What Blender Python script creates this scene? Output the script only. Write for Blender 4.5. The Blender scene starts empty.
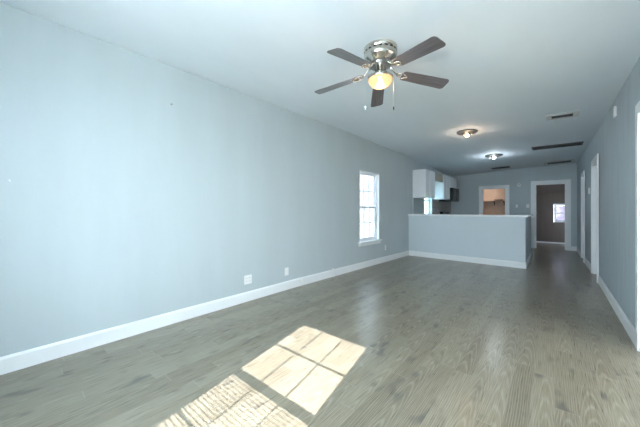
import bpy, bmesh, math, random
from mathutils import Vector, Matrix
random.seed(4)
PI = math.pi
S = bpy.context.scene
COL = S.collection

# ------------------------------------------------------------------ camera
F = 277.0
YAW = math.atan(234.5 / F)
CAMH = 1.21
cam = bpy.data.cameras.new('camera')
cam.sensor_fit = 'HORIZONTAL'
cam.sensor_width = 36.0
cam.lens = F / 640 * 36.0
cam.shift_y = -3.5 / 640
cam.clip_start = 0.05
co = bpy.data.objects.new('camera', cam)
COL.objects.link(co)
co.location = (0, 0, CAMH)
co.rotation_euler = (PI / 2, 0, YAW)
S.camera = co

# ------------------------------------------------------------------ world, sun, exposure
SKY = 9.0
SUN = 4.9
w = bpy.data.worlds.new('sky')
S.world = w
w.use_nodes = True
bg = w.node_tree.nodes['Background']
bg.inputs[0].default_value = (0.80, 0.91, 1.0, 1)
bg.inputs[1].default_value = SKY
sd = bpy.data.lights.new('sun', 'SUN')
sd.energy = SUN
sd.angle = math.radians(0.25)
sd.color = (1.0, 0.92, 0.88)
so = bpy.data.objects.new('sun', sd)
COL.objects.link(so)
so.rotation_euler = Vector((-0.2, 1.0, -0.8315)).to_track_quat('-Z', 'Y').to_euler()

def portal(loc, direction, sx, sy):
    l = bpy.data.lights.new('portal', 'AREA')
    l.shape = 'RECTANGLE'
    l.size = sx
    l.size_y = sy
    l.cycles.is_portal = True
    o = bpy.data.objects.new('portal', l)
    COL.objects.link(o)
    o.location = loc
    o.rotation_euler = Vector(direction).to_track_quat('-Z', 'Z').to_euler()

vs = S.view_settings
vs.view_transform = 'Standard'
vs.look = 'None'
vs.exposure = 2.36
vs.gamma = 1.0
vs.use_curve_mapping = False

# ------------------------------------------------------------------ materials
def newmat(name):
    m = bpy.data.materials.new(name)
    m.use_nodes = True
    return m, m.node_tree, m.node_tree.nodes['Principled BSDF']

def plain(name, col, rough=0.5, metal=0.0, emit=None, es=0.0, vary=0.04, scale=9.0):
    m, nt, b = newmat(name)
    b.inputs['Roughness'].default_value = rough
    b.inputs['Metallic'].default_value = metal
    tc = nt.nodes.new('ShaderNodeTexCoord')
    n = nt.nodes.new('ShaderNodeTexNoise')
    n.inputs['Scale'].default_value = scale
    n.inputs['Detail'].default_value = 4
    nt.links.new(tc.outputs['Object'], n.inputs['Vector'])
    mx = nt.nodes.new('ShaderNodeMix')
    mx.data_type = 'RGBA'
    mx.inputs['A'].default_value = tuple(c * (1 - vary) for c in col) + (1,)
    mx.inputs['B'].default_value = tuple(min(1, c * (1 + vary)) for c in col) + (1,)
    nt.links.new(n.outputs['Fac'], mx.inputs['Factor'])
    nt.links.new(mx.outputs['Result'], b.inputs['Base Color'])
    if emit:
        b.inputs['Emission Color'].default_value = tuple(emit) + (1,)
        b.inputs['Emission Strength'].default_value = es
    return m

def paint(name, col, rough, streak, bump, vary):
    """painted panelling: faint vertical streaks and roller mottling"""
    m, nt, b = newmat(name)
    N, L = nt.nodes, nt.links
    b.inputs['Roughness'].default_value = rough
    tc = N.new('ShaderNodeTexCoord')
    mp = N.new('ShaderNodeMapping')
    mp.inputs['Scale'].default_value = streak
    L.new(tc.outputs['Object'], mp.inputs['Vector'])
    n = N.new('ShaderNodeTexNoise')
    n.inputs['Scale'].default_value = 1.0
    n.inputs['Detail'].default_value = 6
    n.inputs['Roughness'].default_value = 0.65
    L.new(mp.outputs['Vector'], n.inputs['Vector'])
    n2 = N.new('ShaderNodeTexNoise')
    n2.inputs['Scale'].default_value = 60
    n2.inputs['Detail'].default_value = 3
    L.new(tc.outputs['Object'], n2.inputs['Vector'])
    r = N.new('ShaderNodeValToRGB')
    r.color_ramp.elements[0].position = 0.3
    r.color_ramp.elements[1].position = 0.7
    r.color_ramp.elements[0].color = tuple(c * (1 - vary) for c in col) + (1,)
    r.color_ramp.elements[1].color = tuple(min(1, c * (1 + vary)) for c in col) + (1,)
    L.new(n.outputs['Fac'], r.inputs['Fac'])
    L.new(r.outputs['Color'], b.inputs['Base Color'])
    ad = N.new('ShaderNodeMath')
    ad.operation = 'ADD'
    L.new(n.outputs['Fac'], ad.inputs[0])
    sc = N.new('ShaderNodeMath')
    sc.operation = 'MULTIPLY'
    sc.inputs[1].default_value = 0.25
    L.new(n2.outputs['Fac'], sc.inputs[0])
    L.new(sc.outputs[0], ad.inputs[1])
    bp = N.new('ShaderNodeBump')
    bp.inputs['Strength'].default_value = bump
    bp.inputs['Distance'].default_value = 0.01
    L.new(ad.outputs[0], bp.inputs['Height'])
    L.new(bp.outputs['Normal'], b.inputs['Normal'])
    return m

def floor_mat():
    m, nt, b = newmat('grey_oak_laminate')
    N, L = nt.nodes, nt.links
    def math_(op, a, bb=None, v=None):
        n = N.new('ShaderNodeMath')
        n.operation = op
        for i, x in enumerate((a, bb)):
            if x is None: continue
            if isinstance(x, (int, float)): n.inputs[i].default_value = x
            else: L.new(x, n.inputs[i])
        return n.outputs[0]
    tc = N.new('ShaderNodeTexCoord')
    sp = N.new('ShaderNodeSeparateXYZ')
    L.new(tc.outputs['Object'], sp.inputs[0])
    x, y = sp.outputs[0], sp.outputs[1]
    PW, PL = 0.115, 0.92
    u = math_('DIVIDE', x, PW)
    row = math_('FLOOR', u)
    wn = N.new('ShaderNodeTexWhiteNoise')
    wn.noise_dimensions = '1D'
    L.new(row, wn.inputs['W'])
    v = math_('ADD', math_('DIVIDE', y, PL), wn.outputs['Value'])
    pl = math_('FLOOR', v)
    cb = N.new('ShaderNodeCombineXYZ')
    L.new(row, cb.inputs[0]); L.new(pl, cb.inputs[1])
    w2 = N.new('ShaderNodeTexWhiteNoise')
    w2.noise_dimensions = '2D'
    L.new(cb.outputs[0], w2.inputs['Vector'])
    rnd = w2.outputs['Value']
    # plank-local coordinates for the grain
    gx = math_('ADD', math_('MULTIPLY', math_('SUBTRACT', math_('FRACT', u), 0.5), PW), math_('MULTIPLY', rnd, 7.0))
    gy = math_('ADD', y, math_('MULTIPLY', rnd, 31.0))
    gv = N.new('ShaderNodeCombineXYZ')
    L.new(gx, gv.inputs[0]); L.new(gy, gv.inputs[1])
    # cathedral figure: contour lines of a stretched noise field
    mp = N.new('ShaderNodeMapping')
    mp.inputs['Scale'].default_value = (9.0, 0.8, 1)
    L.new(gv.outputs[0], mp.inputs['Vector'])
    nf = N.new('ShaderNodeTexNoise')
    nf.inputs['Scale'].default_value = 1.0
    nf.inputs['Detail'].default_value = 1.5
    nf.inputs['Roughness'].default_value = 0.4
    nf.inputs['Distortion'].default_value = 0.0
    L.new(mp.outputs[0], nf.inputs['Vector'])
    gxl = math_('MULTIPLY', math_('SUBTRACT', math_('FRACT', u), math_('ADD', 0.3, math_('MULTIPLY', rnd, 0.4))), PW)
    cath = math_('ADD', math_('MULTIPLY', math_('MULTIPLY', gxl, gxl), 5600.0), math_('MULTIPLY', gy, 34.0))
    strt = math_('ADD', math_('MULTIPLY', gxl, 520.0), math_('MULTIPLY', gy, 4.0))
    sel = math_('GREATER_THAN', math_('FRACT', math_('MULTIPLY', rnd, 7.31)), 0.55)
    ph = math_('ADD', math_('MULTIPLY', sel, cath), math_('MULTIPLY', math_('SUBTRACT', 1.0, sel), strt))
    ph = math_('ADD', ph, math_('MULTIPLY', nf.outputs['Fac'], 26.0))
    ring = math_('SINE', ph)
    ring01 = math_('POWER', math_('MULTIPLY', math_('ADD', ring, 1.0), 0.5), 4.0)
    # fine fibres
    mp2 = N.new('ShaderNodeMapping')
    mp2.inputs['Scale'].default_value = (230, 5, 1)
    L.new(gv.outputs[0], mp2.inputs['Vector'])
    ff = N.new('ShaderNodeTexNoise')
    ff.inputs['Scale'].default_value = 1.0
    ff.inputs['Detail'].default_value = 3
    L.new(mp2.outputs[0], ff.inputs['Vector'])
    # dark knots and smoky patches
    mp3 = N.new('ShaderNodeMapping')
    mp3.inputs['Scale'].default_value = (8, 3.6, 1)
    L.new(gv.outputs[0], mp3.inputs['Vector'])
    kn = N.new('ShaderNodeTexNoise')
    kn.inputs['Scale'].default_value = 1.0
    kn.inputs['Detail'].default_value = 1.5
    L.new(mp3.outputs[0], kn.inputs['Vector'])
    kr = N.new('ShaderNodeValToRGB')
    kr.color_ramp.elements[0].position = 0.62
    kr.color_ramp.elements[1].position = 0.74
    L.new(kn.outputs['Fac'], kr.inputs['Fac'])
    base = N.new('ShaderNodeValToRGB')
    e = base.color_ramp.elements
    e[0].position = 0.0; e[0].color = (0.180, 0.156, 0.112, 1)
    e[1].position = 1.0; e[1].color = (0.260, 0.232, 0.172, 1)
    k = e.new(0.5); k.color = (0.215, 0.190, 0.140, 1)
    L.new(rnd, base.inputs['Fac'])
    def mix(fac, a, bcol, mode='MIX'):
        n = N.new('ShaderNodeMix')
        n.data_type = 'RGBA'
        n.blend_type = mode
        if isinstance(fac, (int, float)): n.inputs['Factor'].default_value = fac
        else: L.new(fac, n.inputs['Factor'])
        L.new(a, n.inputs['A'])
        if isinstance(bcol, tuple): n.inputs['B'].default_value = bcol
        else: L.new(bcol, n.inputs['B'])
        return n.outputs['Result']
    c1 = mix(math_('MULTIPLY', ring01, 0.42), base.outputs['Color'], (0.39, 0.365, 0.29, 1))
    fr = N.new('ShaderNodeValToRGB')
    fr.color_ramp.elements[0].position = 0.35
    fr.color_ramp.elements[0].color = (0.75, 0.75, 0.75, 1)
    fr.color_ramp.elements[1].position = 0.65
    fr.color_ramp.elements[1].color = (1.15, 1.15, 1.15, 1)
    L.new(ff.outputs['Fac'], fr.inputs['Fac'])
    c2 = mix(1.0, c1, fr.outputs['Color'], 'MULTIPLY')
    c3 = mix(math_('MULTIPLY', kr.outputs['Color'], 0.75), c2, (0.085, 0.078, 0.075, 1))
    # seams
    def edge(fr_, wdt):
        d = math_('MINIMUM', fr_, math_('SUBTRACT', 1.0, fr_))
        return math_('LESS_THAN', d, wdt)
    seam = math_('MAXIMUM', math_('MULTIPLY', edge(math_('FRACT', u), 0.010), 0.5), edge(math_('FRACT', v), 0.0019))
    c4 = mix(math_('MULTIPLY', seam, 0.32), c3, (0.42, 0.42, 0.38, 1))
    L.new(c4, b.inputs['Base Color'])
    rr = N.new('ShaderNodeMapRange')
    rr.inputs['To Min'].default_value = 0.22
    rr.inputs['To Max'].default_value = 0.38
    L.new(ff.outputs['Fac'], rr.inputs['Value'])
    L.new(rr.outputs[0], b.inputs['Roughness'])
    b.inputs['Specular IOR Level'].default_value = 0.55
    b.inputs['Coat Weight'].default_value = 0.28
    b.inputs['Coat Roughness'].default_value = 0.17
    # slight unevenness of the laid boards
    wv = N.new('ShaderNodeTexNoise')
    wv.inputs['Scale'].default_value = 3.0
    wv.inputs['Detail'].default_value = 2
    L.new(tc.outputs['Object'], wv.inputs['Vector'])
    mw = N.new('ShaderNodeMapping')
    mw.inputs['Scale'].default_value = (1.5, 5.5, 1)
    L.new(tc.outputs['Object'], mw.inputs['Vector'])
    L.new(mw.outputs[0], wv.inputs['Vector'])
    wv.inputs['Scale'].default_value = 1.0
    hh = math_('ADD', math_('MULTIPLY', wv.outputs['Fac'], 3.0), math_('MULTIPLY', ring01, 0.08))
    hh = math_('SUBTRACT', hh, math_('MULTIPLY', seam, 0.3))
    bp = N.new('ShaderNodeBump')
    bp.inputs['Strength'].default_value = 0.35
    bp.inputs['Distance'].default_value = 0.004
    L.new(hh, bp.inputs['Height'])
    L.new(bp.outputs['Normal'], b.inputs['Normal'])
    return m

def glass_mat(name, tint, gloss=0.06):
    m = bpy.data.materials.new(name)
    m.use_nodes = True
    nt = m.node_tree
    nt.nodes.clear()
    out = nt.nodes.new('ShaderNodeOutputMaterial')
    t = nt.nodes.new('ShaderNodeBsdfTransparent')
    t.inputs[0].default_value = tint + (1,)
    g = nt.nodes.new('ShaderNodeBsdfGlossy')
    g.inputs['Roughness'].default_value = 0.02
    mx = nt.nodes.new('ShaderNodeMixShader')
    mx.inputs[0].default_value = gloss
    nt.links.new(t.outputs[0], mx.inputs[1])
    nt.links.new(g.outputs[0], mx.inputs[2])
    nt.links.new(mx.outputs[0], out.inputs[0])
    return m

def brickmat(name, c1, c2, mortar, scale, bw=0.5, rh=0.25, rot=(0, 0, 0), rough=0.6, ms=0.02):
    m, nt, b = newmat(name)
    tc = nt.nodes.new('ShaderNodeTexCoord')
    mp = nt.nodes.new('ShaderNodeMapping')
    mp.inputs['Rotation'].default_value = rot
    br = nt.nodes.new('ShaderNodeTexBrick')
    br.inputs['Color1'].default_value = c1 + (1,)
    br.inputs['Color2'].default_value = c2 + (1,)
    br.inputs['Mortar'].default_value = mortar + (1,)
    br.inputs['Scale'].default_value = scale
    br.inputs['Brick Width'].default_value = bw
    br.inputs['Row Height'].default_value = rh
    br.inputs['Mortar Size'].default_value = ms
    nt.links.new(tc.outputs['Object'], mp.inputs[0])
    nt.links.new(mp.outputs[0], br.inputs['Vector'])
    nt.links.new(br.outputs['Color'], b.inputs['Base Color'])
    b.inputs['Roughness'].default_value = rough
    return m

M = {}
M['wall'] = paint('blue_grey_wall_paint', (0.50, 0.57, 0.60), 0.55, (2.2, 2.2, 0.35), 0.12, 0.035)
M['panel'] = paint('smooth_paint_with_added_light', (0.575, 0.655, 0.705), 0.5, (2.2, 2.2, 0.35), 0.06, 0.02)  # wall paint made lighter: daylight on the half wall put into its colour
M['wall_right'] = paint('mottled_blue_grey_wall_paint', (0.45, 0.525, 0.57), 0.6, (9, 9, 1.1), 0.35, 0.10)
M['ceiling'] = paint('pale_ceiling_paint', (0.77, 0.84, 0.89), 0.7, (1.2, 0.6, 1), 0.10, 0.03)
M['trim'] = plain('white_trim_paint', (0.83, 0.86, 0.88), 0.35, vary=0.02)
M['floor'] = floor_mat()
M['glass'] = glass_mat('window_glass', (0.95, 0.97, 0.98))
M['added_door_glass'] = glass_mat('added_door_glass', (0.32, 0.305, 0.285), 0.05)
M['back_glass'] = glass_mat('light_cutting_window_glass', (0.50, 0.50, 0.52), 0.05)  # grey tint cuts the light coming through the added side window
M['tinted'] = glass_mat('tinted_window_glass', (0.25, 0.27, 0.285), 0.05)  # tint dims the overbright view through the left window
M['half_dimmed'] = glass_mat('half_dimmed_window_glass', (0.32, 0.40, 0.42), 0.05)  # tint alone dims daylight through the kitchen window
M['dimmed'] = glass_mat('dimmed_window_glass', (0.14, 0.13, 0.15), 0.04)  # dark tint alone tones down the overbright end window
M['sash'] = plain('white_vinyl', (0.84, 0.87, 0.90), 0.3, vary=0.01)
M['nickel'] = plain('brushed_nickel', (0.62, 0.58, 0.52), 0.18, 1.0, vary=0.08)
M['dull_nickel'] = plain('dull_nickel', (0.40, 0.39, 0.38), 0.32, 1.0, vary=0.1)
M['cabinet'] = plain('white_cabinet_lacquer', (0.86, 0.90, 0.93), 0.35, vary=0.02)
M['counter'] = plain('pale_laminate_worktop', (0.78, 0.81, 0.83), 0.25, vary=0.05, scale=60)
M['black'] = plain('black_enamel', (0.012, 0.014, 0.017), 0.22)
M['blackglass'] = plain('black_door_glass', (0.02, 0.024, 0.03), 0.06)
M['steel'] = plain('stainless_steel', (0.5, 0.51, 0.52), 0.25, 1.0, vary=0.05)
M['plastic'] = plain('white_plastic', (0.86, 0.87, 0.87), 0.35, vary=0.01)
M['slot'] = plain('dark_slot', (0.03, 0.03, 0.035), 0.6)
M['vent_white'] = plain('off_white_vent_enamel', (0.60, 0.62, 0.61), 0.45)
M['vent_dark'] = plain('dusty_vent_metal', (0.16, 0.17, 0.18), 0.6, vary=0.2)
M['void'] = plain('dark_duct', (0.012, 0.013, 0.016), 0.8)
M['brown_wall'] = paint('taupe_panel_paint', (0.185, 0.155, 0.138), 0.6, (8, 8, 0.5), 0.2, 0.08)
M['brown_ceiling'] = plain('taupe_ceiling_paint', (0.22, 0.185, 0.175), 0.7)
M['peach_wall'] = paint('peach_wall_paint', (0.50, 0.41, 0.345), 0.6, (5, 5, 2.0), 0.2, 0.12)
M['valance'] = plain('raw_beige_board', (0.46, 0.44, 0.36), 0.6, vary=0.15)
M['tile'] = brickmat('beige_backsplash_tile', (0.33, 0.31, 0.29), (0.38, 0.35, 0.33), (0.45, 0.44, 0.42), 5.0, 0.5, 0.25, (PI/2, 0, PI/2))
M['siding'] = plain('pinkish_white_stucco', (0.74, 0.68, 0.68), 0.9, vary=0.10, scale=1.2)
M['grass'] = plain('dry_lawn', (0.18, 0.17, 0.10), 0.9, vary=0.3, scale=3)
M['concrete'] = plain('pale_bounce_concrete', (0.62, 0.60, 0.56), 0.9, vary=0.08, scale=3)
M['roofing'] = plain('grey_shingle', (0.16, 0.16, 0.17), 0.9, vary=0.3, scale=12)
M['chain'] = plain('fine_metal_chain', (0.7, 0.68, 0.62), 0.3, 1.0)
M['darkwood'] = plain('dark_wood_fob', (0.05, 0.03, 0.025), 0.4)
def sheer(name, col):
    m = bpy.data.materials.new(name)
    m.use_nodes = True
    nt = m.node_tree; nt.nodes.clear()
    out = nt.nodes.new('ShaderNodeOutputMaterial')
    a = nt.nodes.new('ShaderNodeBsdfTranslucent'); a.inputs[0].default_value = col + (1,)
    b = nt.nodes.new('ShaderNodeBsdfTransparent')
    x = nt.nodes.new('ShaderNodeMixShader'); x.inputs[0].default_value = 0.03
    nt.links.new(a.outputs[0], x.inputs[1]); nt.links.new(b.outputs[0], x.inputs[2]); nt.links.new(x.outputs[0], out.inputs[0])
    return m
M['sheer'] = sheer('cream_curtain_fabric', (0.50, 0.485, 0.45))
M['front_sheer'] = sheer('white_sheer_fabric', (0.66, 0.64, 0.61))
M['bulb_warm'] = plain('glowing_warm_bulb', (0.9, 0.8, 0.7), 0.4, 0, (1.0, 0.62, 0.34), 4.0)
M['bulb_cool'] = plain('glowing_cool_bulb', (0.9, 0.95, 1.0), 0.4, 0, (0.80, 0.92, 1.0), 4.0)
M['bulb_peach'] = plain('glowing_peach_diffuser', (0.95, 0.85, 0.75), 0.4, 0, (1.0, 0.66, 0.45), 2.0)

def walnut():
    m, nt, b = newmat('walnut_blade_veneer')
    N, L = nt.nodes, nt.links
    tc = N.new('ShaderNodeTexCoord')
    mp = N.new('ShaderNodeMapping')
    mp.inputs['Scale'].default_value = (4, 60, 4)
    n = N.new('ShaderNodeTexNoise')
    n.inputs['Scale'].default_value = 1
    n.inputs['Detail'].default_value = 4
    L.new(tc.outputs['Object'], mp.inputs[0])
    L.new(mp.outputs[0], n.inputs['Vector'])
    r = N.new('ShaderNodeValToRGB')
    r.color_ramp.elements[0].position = 0.3
    r.color_ramp.elements[0].color = (0.068, 0.060, 0.067, 1)
    r.color_ramp.elements[1].position = 0.7
    r.color_ramp.elements[1].color = (0.160, 0.145, 0.158, 1)
    L.new(n.outputs['Fac'], r.inputs['Fac'])
    L.new(r.outputs['Color'], b.inputs['Base Color'])
    b.inputs['Roughness'].default_value = 0.3
    b.inputs['Specular IOR Level'].default_value = 0.7
    b.inputs['Coat Weight'].default_value = 1.0
    b.inputs['Coat Roughness'].default_value = 0.2
    return m
M['blade'] = walnut()

def amber():
    m, nt, b = newmat('amber_frosted_glass')
    N, L = nt.nodes, nt.links
    b.inputs['Base Color'].default_value = (0.55, 0.36, 0.19, 1)
    b.inputs['Roughness'].default_value = 0.35
    b.inputs['Emission Color'].default_value = (1.0, 0.60, 0.27, 1)
    b.inputs['Emission Strength'].default_value = 0.16
    b.inputs['Alpha'].default_value = 0.86
    return m
M['bowl'] = amber()

# ------------------------------------------------------------------ mesh helpers
class MB:
    def __init__(self):
        self.bm = bmesh.new()
    def box(self, x0, x1, y0, y1, z0, z1, bev=0.0, mat=None):
        t = bmesh.new()
        bmesh.ops.create_cube(t, size=1)
        for v in t.verts:
            v.co = Vector((x0 if v.co.x < 0 else x1, y0 if v.co.y < 0 else y1, z0 if v.co.z < 0 else z1))
        if bev > 0:
            bmesh.ops.bevel(t, geom=list(t.edges), offset=bev, segments=2, profile=0.6, affect='EDGES')
        return self._merge(t, mat)
    def hexa(self, pts):
        """8 points: bottom ring of four then top ring of four"""
        v = [self.bm.verts.new(p) for p in pts]
        for f in ((3, 2, 1, 0), (4, 5, 6, 7), (0, 1, 5, 4), (1, 2, 6, 5), (2, 3, 7, 6), (3, 0, 4, 7)):
            self.bm.faces.new([v[i] for i in f])
        return self
    def lathe(self, prof, n=40, mat=None, cap=True, smooth=True):
        t = bmesh.new()
        rings = []
        for r, z in prof:
            if r < 1e-6:
                rings.append([t.verts.new((0, 0, z))])
            else:
                rings.append([t.verts.new((r * math.cos(2*PI*i/n), r * math.sin(2*PI*i/n), z)) for i in range(n)])
        for a, b in zip(rings, rings[1:]):
            for i in range(n):
                j = (i + 1) % n
                if len(a) == 1 and len(b) == 1: continue
                if len(a) == 1: t.faces.new((a[0], b[i], b[j]))
                elif len(b) == 1: t.faces.new((a[i], b[0], a[j]))
                else: t.faces.new((a[i], b[i], b[j], a[j]))
        if cap:
            if len(rings[0]) > 1: t.faces.new(rings[0])
            if len(rings[-1]) > 1: t.faces.new(rings[-1][::-1])
        for f in t.faces: f.smooth = smooth
        return self._merge(t, mat)
    def tube(self, pts, r, n=10, rads=None):
        pts = [Vector(p) for p in pts]
        t = bmesh.new()
        rings = []
        up = Vector((0, 0, 1))
        for i, p in enumerate(pts):
            d = (pts[min(i+1, len(pts)-1)] - pts[max(i-1, 0)]).normalized()
            a = d.cross(up)
            if a.length < 1e-4: a = d.cross(Vector((1, 0, 0)))
            a.normalize()
            b = d.cross(a).normalized()
            rr = rads[i] if rads else r
            rings.append([t.verts.new(p + a*rr*math.cos(2*PI*k/n) + b*rr*math.sin(2*PI*k/n)) for k in range(n)])
        for A, B in zip(rings, rings[1:]):
            for k in range(n):
                t.faces.new((A[k], A[(k+1) % n], B[(k+1) % n], B[k]))
        t.faces.new(rings[0][::-1]); t.faces.new(rings[-1])
        for f in t.faces: f.smooth = True
        return self._merge(t, None)
    def prism(self, outline, z0, z1, mat=None, bev=0.0):
        t = bmesh.new()
        a = [t.verts.new((x, y, z0)) for x, y in outline]
        b = [t.verts.new((x, y, z1)) for x, y in outline]
        n = len(a)
        t.faces.new(a[::-1]); t.faces.new(b)
        for i in range(n):
            t.faces.new((a[i], a[(i+1) % n], b[(i+1) % n], b[i]))
        if bev > 0:
            bmesh.ops.bevel(t, geom=[e for e in t.edges if abs(e.verts[0].co.z - e.verts[1].co.z) < 1e-6], offset=bev, segments=2, affect='EDGES')
        return self._merge(t, mat)
    def _merge(self, t, mat):
        if mat is not None:
            bmesh.ops.transform(t, matrix=mat, verts=t.verts)
        bmesh.ops.recalc_face_normals(t, faces=t.faces)
        me = bpy.data.meshes.new('tmp')
        t.to_mesh(me); t.free()
        self.bm.from_mesh(me)
        bpy.data.meshes.remove(me)
        return self
    def build(self, name, mat, parent=None, loc=None, base=None, label=None):
        """base: subtract this point so that the mesh is local to it"""
        bmesh.ops.recalc_face_normals(self.bm, faces=self.bm.faces)
        if base is not None:
            bmesh.ops.translate(self.bm, vec=-Vector(base), verts=self.bm.verts)
        me = bpy.data.meshes.new(name)
        self.bm.to_mesh(me); self.bm.free()
        me.materials.append(mat)
        o = bpy.data.objects.new(name, me)
        COL.objects.link(o)
        if parent is not None: o.parent = parent
        if loc is not None: o.location = loc
        if label: o['label'] = label
        return o

def thing(name, label, cat, loc=(0, 0, 0), rz=0.0, group=None):
    o = bpy.data.objects.new(name, None)
    o.empty_display_size = 0.1
    COL.objects.link(o)
    o.location = loc
    o.rotation_euler = (0, 0, rz)
    o['label'] = label; o['category'] = cat
    if group: o['group'] = group
    return o
def tag(o, label, cat, group=None):
    o['label'] = label; o['category'] = cat
    if group: o['group'] = group
    return o
def struct(o, label=None, cat=None):
    o['kind'] = 'structure'
    if label: o['label'] = label
    if cat: o['category'] = cat
    return o
def sroot(name, label, cat, loc):
    return struct(thing(name, label, cat, loc))

# ------------------------------------------------------------------ room geometry functions
def interp(tab, y):
    if y <= tab[0][0]: return tab[0][1]
    for (a, va), (b, vb) in zip(tab, tab[1:]):
        if y <= b: return va + (vb - va) * (y - a) / (b - a)
    return tab[-1][1]
LX = [(-1, -3.112), (3.0, -3.112), (7.2, -2.98), (12, -2.98)]
RX = [(-1, 0.562), (4.5, 0.562), (6.5, 0.568), (11.2, 0.512), (12, 0.512)]
LZ = [(-1, 2.74), (4.0, 2.74), (6.17, 2.665), (11.3, 2.465)]
RZ = [(-1, 2.565), (4.3, 2.565), (11.3, 2.62)]
lx = lambda y: interp(LX, y)
rx = lambda y: interp(RX, y)
def cz(x, y):
    a, b = interp(LZ, y), interp(RZ, y)
    z = a + (b - a) * (x + 3.112) / 3.674
    # shallow fold that runs diagonally to the right wall
    d = ((x + 0.045) * 2.015 - (y - 3.415) * 0.56) / 2.09
    if d > 0 and y < 5.5: z -= 0.05 * d
    return z
YF, YB = -0.6, 11.15      # front and back wall inner faces
T = 0.12

# ------------------------------------------------------------------ floor, ceiling
struct(MB().box(-3.3, 1.9, -0.72, 13.3, -0.12, 0.0).build('floor', M['floor']), 'grey-brown wood plank laminate floor', 'floor')
m = MB()
ys = [YF - T + i * 0.2 for i in range(60)] + [YB + 0.14]
xs = [-3.25 + i * 0.165 for i in range(24)] + [0.70]
def grid(dz):
    return [[m.bm.verts.new((x, y, cz(x, y) + dz)) for x in xs] for y in ys]
g0, g1 = grid(0), grid(0.10)
nx, ny = len(xs), len(ys)
for i in range(ny - 1):
    for j in range(nx - 1):
        m.bm.faces.new((g0[i][j], g0[i][j+1], g0[i+1][j+1], g0[i+1][j]))
        m.bm.faces.new((g1[i][j], g1[i+1][j], g1[i+1][j+1], g1[i][j+1]))
for j in range(nx - 1):
    m.bm.faces.new((g0[0][j], g1[0][j], g1[0][j+1], g0[0][j+1]))
    m.bm.faces.new((g0[-1][j], g0[-1][j+1], g1[-1][j+1], g1[-1][j]))
for i in range(ny - 1):
    m.bm.faces.new((g0[i][0], g0[i+1][0], g1[i+1][0], g1[i][0]))
    m.bm.faces.new((g0[i][-1], g1[i][-1], g1[i+1][-1], g0[i+1][-1]))
for f in m.bm.faces: f.smooth = True
struct(m.build('ceiling', M['ceiling']), 'pale uneven painted ceiling', 'ceiling')

# ------------------------------------------------------------------ walls
def long_wall(name, mat, fx, sgn, openings, label):
    """wall along Y; inner face at fx(y), thickness outward"""
    m = MB()
    br = sorted(set([YF - T, 3.0, 4.0, 4.3, 4.5, 5.3, 6.17, 6.5, 7.2, YB + T] + [y for o in openings for y in o[:2]] + [1.0 * i for i in range(12)]))
    for a, b in zip(br, br[1:]):
        if b - a < 1e-6: continue
        ops = sorted([(o[2], o[3]) for o in openings if o[0] <= a + 1e-6 and o[1] >= b - 1e-6])
        z = 0.0
        spans = []
        for z0, z1 in ops:
            if z0 > z: spans.append((z, z0))
            z = z1
        spans.append((z, None))
        for z0, z1 in spans:
            xa, xb = fx(a), fx(b)
            ta = cz(xa, a) + 0.05 if z1 is None else z1
            tb = cz(xb, b) + 0.05 if z1 is None else z1
            m.hexa([(xa, a, z0), (xa + sgn*T, a, z0), (xb + sgn*T, b, z0), (xb, b, z0),
                    (xa, a, ta), (xa + sgn*T, a, ta), (xb + sgn*T, b, tb), (xb, b, tb)])
    return struct(m.build(name, mat), label, 'wall')
W1 = (4.86, 5.66, 0.535, 2.03)
W2 = (8.36, 9.02, 1.02, 1.98)
DA = (6.54, 7.40, 0.0, 2.06)
DB = (8.86, 9.62, 0.0, 2.04)
DC = (1.75, 3.57, 0.0, 2.04)
long_wall('wall_left', M['wall'], lx, -1, [W1, W2], 'long plain blue-grey wall on the left')
long_wall('wall_right', M['wall_right'], rx, 1, [DA, DB, DC], 'textured blue-grey wall on the right with doors')

def cross_wall(name, mat, y0, y1, x0, x1, openings, topf, label):
    m = MB()
    br = sorted(set([x0, x1] + [x for o in openings for x in o[:2]]))
    for a, b in zip(br, br[1:]):
        ops = sorted([(o[2], o[3]) for o in openings if o[0] <= a + 1e-6 and o[1] >= b - 1e-6])
        z = 0.0; spans = []
        for z0, z1 in ops:
            if z0 > z: spans.append((z, z0))
            z = z1
        spans.append((z, None))
        for z0, z1 in spans:
            t = [z1]*4 if z1 is not None else [q + 0.05 for q in (topf(a, y0), topf(b, y0), topf(b, y1), topf(a, y1))]
            m.hexa([(a, y0, z0), (b, y0, z0), (b, y1, z0), (a, y1, z0), (a, y0, t[0]), (b, y0, t[1]), (b, y1, t[2]), (a, y1, t[3])])
    return struct(m.build(name, mat), label, 'wall')
WF = (-1.52, -0.63, 0.68, 2.40)
WH = (-0.30, 0.40, 0.68, 2.30)
KD = (-1.955, -1.245, 0.0, 1.955)     # laundry doorway
HD = (-0.475, 0.270, 0.0, 2.025)      # hall doorway
cross_wall('wall_front', M['wall'], YF - T, YF, lx(YF), rx(YF), [WF, WH], cz, 'front wall with the sunny window')
cross_wall('wall_back', M['wall'], YB, YB + T, lx(YB), rx(YB), [KD, HD], cz, 'blue-grey back wall with two doorways')

# peninsula half wall, L shaped
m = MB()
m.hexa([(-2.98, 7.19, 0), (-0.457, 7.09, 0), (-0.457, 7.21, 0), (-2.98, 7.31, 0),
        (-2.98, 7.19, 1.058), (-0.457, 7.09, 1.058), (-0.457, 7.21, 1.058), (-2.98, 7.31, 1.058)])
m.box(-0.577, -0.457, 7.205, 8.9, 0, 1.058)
struct(m.build('wall_peninsula', M['panel']), 'blue-grey half wall, light painted into its colour, dividing off the kitchen', 'wall')
m = MB()
m.prism([(-2.975, 7.13), (-0.405, 7.035), (-0.405, 8.93), (-0.63, 8.93), (-0.63, 7.37), (-2.975, 7.45)], 1.06, 1.10, bev=0.006)
tag(m.build('bar_countertop', M['counter']), 'pale bar countertop capping the half wall', 'countertop')

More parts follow.
